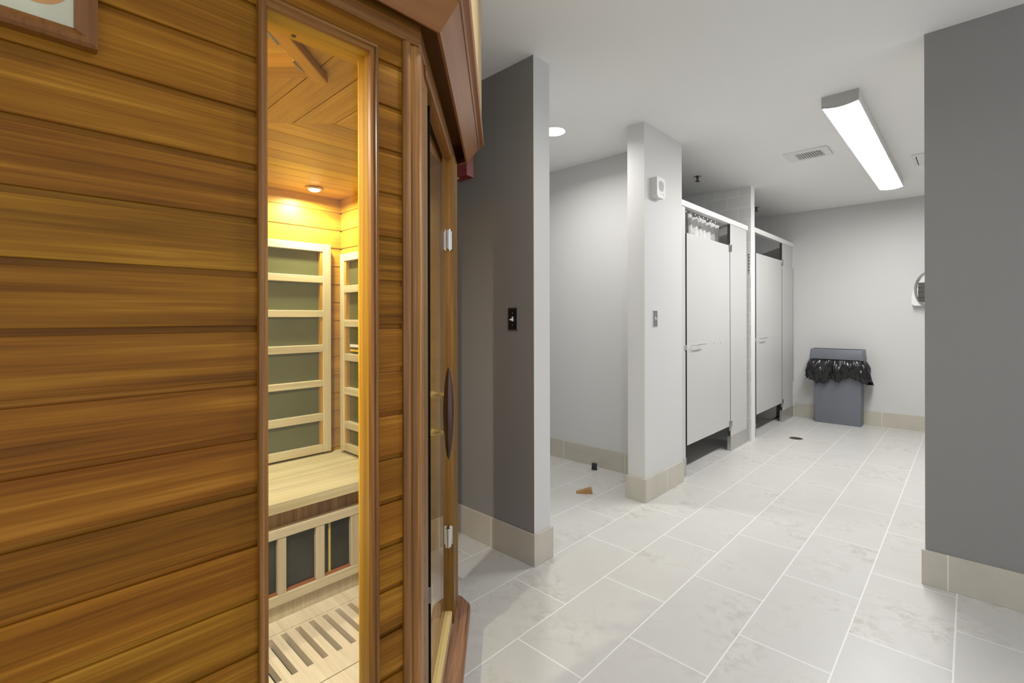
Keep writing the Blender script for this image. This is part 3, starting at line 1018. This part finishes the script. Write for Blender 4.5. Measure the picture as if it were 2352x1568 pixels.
b = B(); lathe(b, [(.040, 0), (.040, -.004), (.030, -.010), (.026, -.008), (.026, 0)], (-1.129, -.02, zc), 30)
o = obj('ceiling_lamp', b, plain('added_lamp_bronze_ring', (.35, .22, .10), .35, metal=.5), ROOT, smooth=True)  # added second lamp, out of view, to brighten apron and floor
b = B(); lathe(b, [(.026, -.008), (.018, -.015), (.008, -.018), (.0001, -.018)], (-1.129, -.02, zc), 24); obj('lamp_lens', b, M_LENSW, o, smooth=True)
lamp('lamp_light', (-1.129, -.02, zc - .024), LAMP_SAUNA * 3.6, .05, (1.0, .95, .86), o, 175)

# window frame: moulding in front, reveal through the wall
b = B()


def frame_profile(bm, y0, y1, z0, z1, w, mi=0):
    """picture-frame moulding around y0..y1, z0..z1 (outer), width w, on the local y<0 side"""
    prof = [(0, 0.002), (0, -.010), (.003, -.014), (.007, -.013), (.008, -.009), (.0115, -.009), (w - .001, -.005), (w, .002)]
    loops = []
    for d, yy in prof:
        loops.append([(y0 + d, yy, z0 + d), (y1 - d, yy, z0 + d), (y1 - d, yy, z1 - d), (y0 + d, yy, z1 - d)])
    R = [[bm.verts.new(p) for p in L] for L in loops]
    for a, c_ in zip(R, R[1:]):
        for i in range(4): f = bm.faces.new((a[i], a[(i + 1) % 4], c_[(i + 1) % 4], c_[i])); f.material_index = 1 - i % 2


frame_profile(b, .292, .517, .250, 1.747, .0165)
for F_, d_ in ((F_SIDE, 0), (F_THIRD, 1)):
    if d_:
        b = B(); frame_profile(b, .632 - .517, .632 - .292, .250, 1.747, .0165)
    g = (lambda y: y) if not d_ else (lambda y: .632 - y)
    bx = lambda y0, y1, *r: box(b, min(g(y0), g(y1)), max(g(y0), g(y1)), *r)
    fo = obj('window_frame', b, [M_TRIMV, M_TRIMX], ROOT, F_, smooth=True)
    b = B()
    for q in ((.2995, .3065), (.5035, .5105)):
        bx(q[0], q[1], -.002, .044, WZ0, WZ1 - .004)
    bx(.3065, .5035, -.002, .044, 1.7315, 1.7385); bx(.3065, .5035, -.002, .044, .259, .266)
    for f_ in b.faces:
        if abs(f_.calc_center_median().z - 1.735) < .006: f_.material_index = 1
    obj('window_reveal', b, [M_REV, M_INX], fo, F_)
    b = B(); bx(.304, .506, .028, .032, .262, 1.736)
    obj('window_pane', b, M_GLASS, fo, F_)

# corner posts: a narrow bead and a big round
def corner_post(name, mw_side_dir, pts_fn, z0, z1, mat):
    b = B(); prism(b, pts_fn, lambda u, v, t: (u, v, t), z0, z1)
    return obj(name, b, mat, ROOT, smooth=True, angle=40)


def arc(cx, cy, r, a0, a1, n):
    return [(cx + r * math.cos(math.radians(a0 + (a1 - a0) * i / n)), cy + r * math.sin(math.radians(a0 + (a1 - a0) * i / n))) for i in range(n + 1)]


p1 = [(XS - .03, .578), (XS + .005, .578)] + arc(XS + .001, .588, .0095, -60, 60, 6)[0:] + [(XS + .003, .599)] + arc(XS - .013, .615, .0185, -50, 70, 14) + \
     [(C1[0] - .026, C1[1] + .020), (C1[0] - .042, C1[1] + .010)]
b = B(); prism(b, p1, lambda u, v, t: (u, v, t), .05, 1.785)
obj('corner_post', b, M_TRIMV, ROOT, smooth=True, angle=50)
# mirror across the diagonal y = x + 2.093
p2 = [(y - 2.093, x + 2.093) for x, y in p1][::-1]
b = B(); prism(b, p2, lambda u, v, t: (u, v, t), .05, 1.785)
obj('corner_post', b, M_TRIMV, ROOT, smooth=True, angle=50)

# trims that run round side wall, door face and rear face
def plan(o, ends=(-.25, -2.345)):
    return [(XS + o, ends[0]), (XS + o, C1[1] + .4142 * o), (C2[0] + .4142 * o, C2[1] + o), (ends[1], C2[1] + o)]


def sweep(bm, prof, skip=()):
    """prof: closed list of (outset, z)"""
    L = [[bm.verts.new((x, y, z)) for x, y in plan(o)] for o, z in prof]
    n = len(prof)
    for i in range(n):
        a, c_ = L[i], L[(i + 1) % n]
        for k_ in range(3): bm.faces.new((a[k_], a[k_ + 1], c_[k_ + 1], c_[k_]))
    bm.faces.new([l[0] for l in L]); bm.faces.new([l[3] for l in L][::-1])


def plan_in(o, sh, ends=(-.25, -2.345)):
    """like plan, with the door face set back by -sh"""
    q = 1.4142 * (o + sh) - o
    return [(XS + o, ends[0]), (XS + o, C1[1] + q), (C2[0] + q, C2[1] + o), (ends[1], C2[1] + o)]


def seg_sweep(bm, prof, kseg, mw, sh=None):
    """one straight segment of the run, in the frame mw, so that the grain follows it"""
    inv = mw.inverted()
    pl_ = (lambda o: plan(o)) if sh is None else (lambda o: plan_in(o, sh))
    L = [[bm.verts.new(inv @ Vector((*pl_(o)[q], z))) for q in (kseg, kseg + 1)] for o, z in prof]
    n = len(prof)
    for i in range(n):
        a, c_ = L[i], L[(i + 1) % n]
        bm.faces.new((a[0], a[1], c_[1], c_[0]))
    bm.faces.new([l[0] for l in L]); bm.faces.new([l[1] for l in L][::-1])


FR3 = (F_SIDE, F_DOOR, F_THIRD)
CR = [(.033, 1.818), (.040, 1.816), (.083, 1.872), (.086, 1.872), (.090, 1.876), (.089, 1.885), (.094, 1.887), (.102, 1.889), (.106, 1.895), (.104, 1.902), (.100, 1.908),
      (-.030, 1.908), (-.030, 1.902), (.072, 1.902), (.072, 1.875)]
TM = [(-.012, 1.786), (.008, 1.786), (.012, 1.790), (.013, 1.812), (.008, 1.840), (-.012, 1.840)]
for i, f in enumerate(FR3):
    b = B(); seg_sweep(b, CR, i, f); obj('crown_moulding', b, M_CROWN, ROOT, f)
    b = B(); seg_sweep(b, TM, i, f, -.014); obj('top_moulding', b, M_TRIMX, ROOT, f)
    b = B(); seg_sweep(b, [(-.024, 1.81), (-.023, 1.81), (-.023, 1.902), (-.024, 1.902)], i, f)
    for v_ in b.verts: v_.co.y += 0.0
    obj('crown_cavity_shade', b, plain('dark_cavity_shade', (.03, .017, .008), .8), ROOT, f)  # near-black sheet stands in for the shade of the cavity behind the crown
    b = B(); seg_sweep(b, [(.078, 1.909), (.096, 1.909), (.096, C - .002), (.078, C - .002)], i, f); obj('roof_fascia', b, M_FASCIA, ROOT, f)
# loose black cable under the crown
b = B()
def dp(s_, o, z):  # point on the door face: distance s_, outset o
    p = F_DOOR @ Vector((s_, -o, z)); return tuple(p)
tube(b, [dp(.05, .045, 1.895), dp(.06, .05, 1.87), dp(.09, .052, 1.85), dp(.14, .050, 1.846), dp(.20, .045, 1.86), dp(.30, .045, 1.89)], .0016, 6)
obj('cable', b, M_GEDGE, ROOT, smooth=True)

# ---- door face: frame, glass door, sill
GN, GF = .215, .652          # glass edges along the face
GD = .016                    # glass recess behind the face
b = B()
box(b, .061, .121, .008, .030, .115, 1.785, .002)             # near stile strip
o = obj('door_stile', b, M_JAMB, ROOT, F_DOOR)
b = B()
box(b, .121, GN - .004, .026, .050, .115, 1.785, .002)
obj('door_stop_stile', b, M_JAMB, ROOT, F_DOOR)
b = B()
box(b, GF + .002, LD - .070, -.003, .045, .115, 1.785, .002)
box(b, LD - .085, LD - .050, -.006, .006, .115, 1.785, .003)
obj('door_jamb', b, M_JAMB, ROOT, F_DOOR)
b = B()
box(b, .061, LD - .050, .001, .045, 1.764, 1.786, .002); box(b, .01, LD - .01, .022, .045, 1.764, 1.81)
obj('door_head', b, M_TRIMX, ROOT, F_DOOR)
b = B()
box(b, GN - .01, GF + .01, .004, .040, .115, .160, .003)
obj('door_bottom_rail', b, wood('bleached_bottom_rail', [(0.2, (.40, .27, .10)), (.6, (.60, .46, .22)), (.9, (.75, .65, .42))], 'x', broad=40), ROOT, F_DOOR)
b = B()
box(b, GN, GF, GD, GD + .006, .166, 1.760)
door = obj('glass_door', b, M_GLASSD, ROOT, F_DOOR, label='clear glass door')
b = B(); box(b, GN - .0012, GN, GD - .0005, GD + .0065, .166, 1.760); obj('polished_edge', b, M_GEDGE, door, F_DOOR)
b = B(); box(b, GN - .004, GN + .010, GD - .003, GD + .009, .448, .490, .001); obj('magnet_plate', b, M_STEEL, door, F_DOOR)
# handle: spindle of dark wood on two brass stand-offs
hs, ho = GN + .040, .028
b = B()
pr = []
for i in range(25):
    q = i / 24
    rr = .0016 + .0145 * math.sin(math.pi * q) ** .62
    pr.append((rr, .815 + .250 * q))
lathe(b, pr, (hs, -ho, 0), 24)
obj('door_handle', b, M_HANDLE, door, F_DOOR, smooth=True)
for z in (.890, .992):
    b = B()
    lathe(b, [(.0075, -ho + .010), (.0075, GD - .006), (.0105, GD - .006), (.0105, GD - .0005)], (hs, 0, z), 18, axis='y')
    lathe(b, [(.0105, GD + .0065), (.0105, GD + .012), (.0075, GD + .012), (.0075, GD + .035)], (hs, 0, z), 18, axis='y')
    obj('handle_standoff', b, M_BRASS, door, F_DOOR, smooth=True)
# hinges on the far jamb
for z in (1.475, .430):
    b = B()
    box(b, GF - .030, GF - .002, GD - .007, GD - .0005, z - .034, z + .034, .002)
    box(b, GF - .001, GF + .003, GD - .015, GD - .002, z - .033, z + .033, .001)
    tube(b, [(GF - .006, GD - .0075, z - .038), (GF - .006, GD - .0075, z + .038)], .003, 12)
    obj('hinge', b, M_CHROME, door, F_DOOR, smooth=True)
# sill that sticks out in front of the door, clipped corners
b = B()
SO = .054
prism(b, [(-.02, .03), (-.02, -.01), (.03, -SO), (LD - .075, -SO), (LD - .055, -SO + .006), (LD - .012, -.018), (LD, .0), (LD, .03)], lambda u, v, t: (u, v, t), .085, .115)
bmesh.ops.bevel(b, geom=[e for e in b.edges if abs(e.verts[0].co.z - .115) < 1e-5 and abs(e.verts[1].co.z - .115) < 1e-5], offset=.003, segments=2, affect='EDGES')
obj('door_sill', b, M_SILL, ROOT, F_DOOR)
b = B()
prism(b, [(.0, .03), (.0, -.0), (.03, -SO + .012), (LD - .072, -SO + .012), (LD - .015, -.004), (LD - .015, .03)], lambda u, v, t: (u, v, t), .0, .085)
obj('sill_riser', b, M_SILL, ROOT, F_DOOR)

# ---- heater panel on the back wall
b = B(); box(b, .31, 1.085, -.006, -.002, .57, 1.54); ph = obj('wall_heater', b, M_INX, ROOT, fr(XB, 0, 90), label='tall heater with pale rails on the back wall')
for q in ((1.052, 1.092), (.30, .34)):
    b = B(); box(b, q[0], q[1], -.034, -.006, .556, 1.556, .002); obj('heater_stile', b, M_PALEV, ph, fr(XB, 0, 90))
for z0, z1 in ((1.519, 1.555), (1.369, 1.402), (1.205, 1.237), (1.038, 1.073), (.872, .903), (.708, .744), (.556, .594)):
    b = B(); box(b, .34, 1.052, -.032, -.008, z0, z1, .002); obj('heater_rail', b, M_PALEX, ph, fr(XB, 0, 90))
b = B(); box(b, .34, 1.052, -.010, -.004, .59, 1.52); obj('heater_panel', b, M_HEAT, ph, fr(XB, 0, 90), label='olive heater panel behind the rails')
b = B(); box(b, 1.040, 1.052, -.028, -.010, .59, 1.52); obj('inner_edge_strip', b, M_INV, ph, fr(XB, 0, 90))
# ---- heater panel on the right wall
fw = fr(0, YB, 0)
b = B(); box(b, -2.225, -1.83, -.006, -.002, .57, 1.50); ph = obj('wall_heater', b, M_INX, ROOT, fw, label='heater with pale rails on the right wall')
for q in ((-2.232, -2.195), (-1.86, -1.823)):
    b = B(); box(b, q[0], q[1], -.034, -.006, .560, 1.511, .002); obj('heater_stile', b, M_PALEV, ph, fw)
for z0, z1 in ((1.475, 1.511), (1.322, 1.356), (1.158, 1.192), (.995, 1.029), (.833, .867), (.670, .704), (.560, .596)):
    b = B(); box(b, -2.195, -1.86, -.032, -.008, z0, z1, .002); obj('heater_rail', b, M_PALEX, ph, fw)
b = B(); box(b, -2.195, -1.86, -.010, -.004, .59, 1.48); obj('heater_panel', b, M_HEAT, ph, fw)
b = B(); box(b, -2.195, -2.180, -.028, -.010, .59, 1.48); obj('inner_edge_strip', b, M_INV, ph, fw)
b = B(); box(b, -2.16, -1.88, -.020, -.016, 1.062, 1.075); obj('warning_strip', b, plain('white_sticker', (.85, .85, .82), .5), ph, fw, label='white sticker strip')
b = B(); box(b, -2.16, -1.88, -.020, -.016, 1.042, 1.050); obj('warning_strip', b, plain('yellow_sticker', (.85, .60, .05), .5), ph, fw, label='yellow sticker strip')

# ---- bench along the back wall, with apron and lower heater
bw = fr(XB, 0, 90)
b = B()
for i in range(5):
    y0_ = -.512 + i * .1024
    box(b, YL, YB - .004, y0_ + .0006, y0_ + .1018, .508, .546, .0015)
for v_ in b.verts: v_.co.y = v_.co.y
bench = obj('bench', b, M_BENCH, ROOT, bw, label='bleached wooden bench along the back wall')
b = B(); box(b, YL, YB - .004, -.452, -.430, .10, .508)
obj('bench_apron', b, M_APRON, bench, bw)
b = B(); box(b, YL, YB - .004, -.460, -.4525, .10, .170); obj('apron_skirt', b, M_APRONL, bench, bw)
b = B()
for q in ((.403, .439), (.163, .199)): box(b, YL + .05, YB - .02, -.478, -.453, q[0], q[1], .002)
lh = obj('bench_heater', b, M_WEATHX, ROOT, bw)
for y0_, y1_ in ((.675, .706), (.816, .850), (.959, .995), (.532, .564), (.39, .42), (.10, .13)):
    b = B(); box(b, y0_, y1_, -.476, -.455, .199, .403, .0015); obj('heater_stile', b, M_WEATHV, lh, bw)
b = B(); box(b, YL + .05, YB - .02, -.4595, -.4535, .195, .408); obj('heater_panel', b, M_HEATD, lh, bw, label='dark heater panel')
for q in ((.706, .816), (.850, .959), (.564, .675), (.995, 1.10)):
    b = B(); box(b, q[0], q[1], -.470, -.460, .199, .207); obj('panel_edge', b, M_RAILRED, lh, bw)
b = B(); box(b, .872, .880, -.462, -.4596, .207, .403); obj('heater_cable', b, plain('yellow_cable', (.62, .50, .12), .5), lh, bw)
# second bench under the left wall
b = B(); box(b, XB + .52, -.93, YL, YL + .40, .508, .546, .002); sb_ = obj('side_bench', b, M_BENCH, ROOT)
b = B(); box(b, XB + .52, -.93, YL + .33, YL + .35, .10, .508, .002); obj('bench_apron', b, M_APRON, sb_)
# skirting plank and slatted floor
b = B(); box(b, XB + .45, -1.755, YL + .42, YB - .003, .060, .102, .002); obj('floor_skirting_plank', b, M_DUCK, ROOT)
b = B()
gx0, gx1, sx0, sx1 = -1.752, -1.425, -1.738, -1.518
gy0, gy1 = .24, YB - .006
box(b, gx0, sx0, gy0, gy1, .068, .100); box(b, sx1, gx1, gy0, gy1, .068, .100)
y = .6275 - .049 * 7 + .020
ys = []
yy = .607 - .049 * 7
prev = gy0
while yy < gy1 - .03:
    s0, s1 = yy, yy + .020
    if s0 > prev: box(b, sx0, sx1, prev, s0, .068, .100)
    prev = s1
    yy += .049
box(b, sx0, sx1, prev, gy1, .068, .100)
box(b, gx0 + .01, gx1, .30, .32, .060, .068); box(b, gx0 + .01, gx1, .9, .92, .060, .068)
o = obj('floor_grate', b, M_DUCK)
tag(o, 'bleached slatted wooden floor grate lying inside the sauna before the bench', 'floor grate')
b = B()
prism(b, [(-1.421, .24), (-.94, .24), (-.94, .60), (-1.40, 1.10), (-1.421, 1.10)], lambda u, v, t: (u, v, t), .062, .100)
obj('floor_boards', b, M_DUCK, ROOT)

# ---- framed picture hanging on the side wall
r = empty('picture_frame', (XS + .02, -.05, 1.56), 'brown wooden picture frame with cream sheet hanging at the top left of the sauna side', 'picture frame')
b = B()
y0_, y1_, z0, z1 = -.26, .0865, 1.562, 1.86
z1 = 1.775
prof = [(0, -.001), (0, -.018), (.004, -.022), (.012, -.020), (.022, -.012), (.024, -.006)]
R = [[b.verts.new(p) for p in ((y0_ + d, yy, z0 + d), (y1_ - d, yy, z0 + d), (y1_ - d, yy, z1 - d), (y0_ + d, yy, z1 - d))] for d, yy in prof]
for a, c_ in zip(R, R[1:]):
    for i in range(4): b.faces.new((a[i], a[(i + 1) % 4], c_[(i + 1) % 4], c_[i]))
obj('frame_moulding', b, wood('brown_frame', CEDR, 'z', var=.05, rough=.3, broad=30, coat=.2), r, F_SIDE)
b = B(); box(b, y0_ + .02, y1_ - .02, -.007, -.003, z0 + .02, z1 - .02); obj('printed_sheet', b, plain('cream_paper', (.62, .60, .44), .35), r, F_SIDE)
b = B(); lathe(b, [(.0001, -.0074), (.034, -.0074), (.034, -.007)], (.026, 0, 1.638), 40, axis='y'); obj('printed_disc', b, plain('orange_print', (.60, .30, .10), .4), r, F_SIDE)
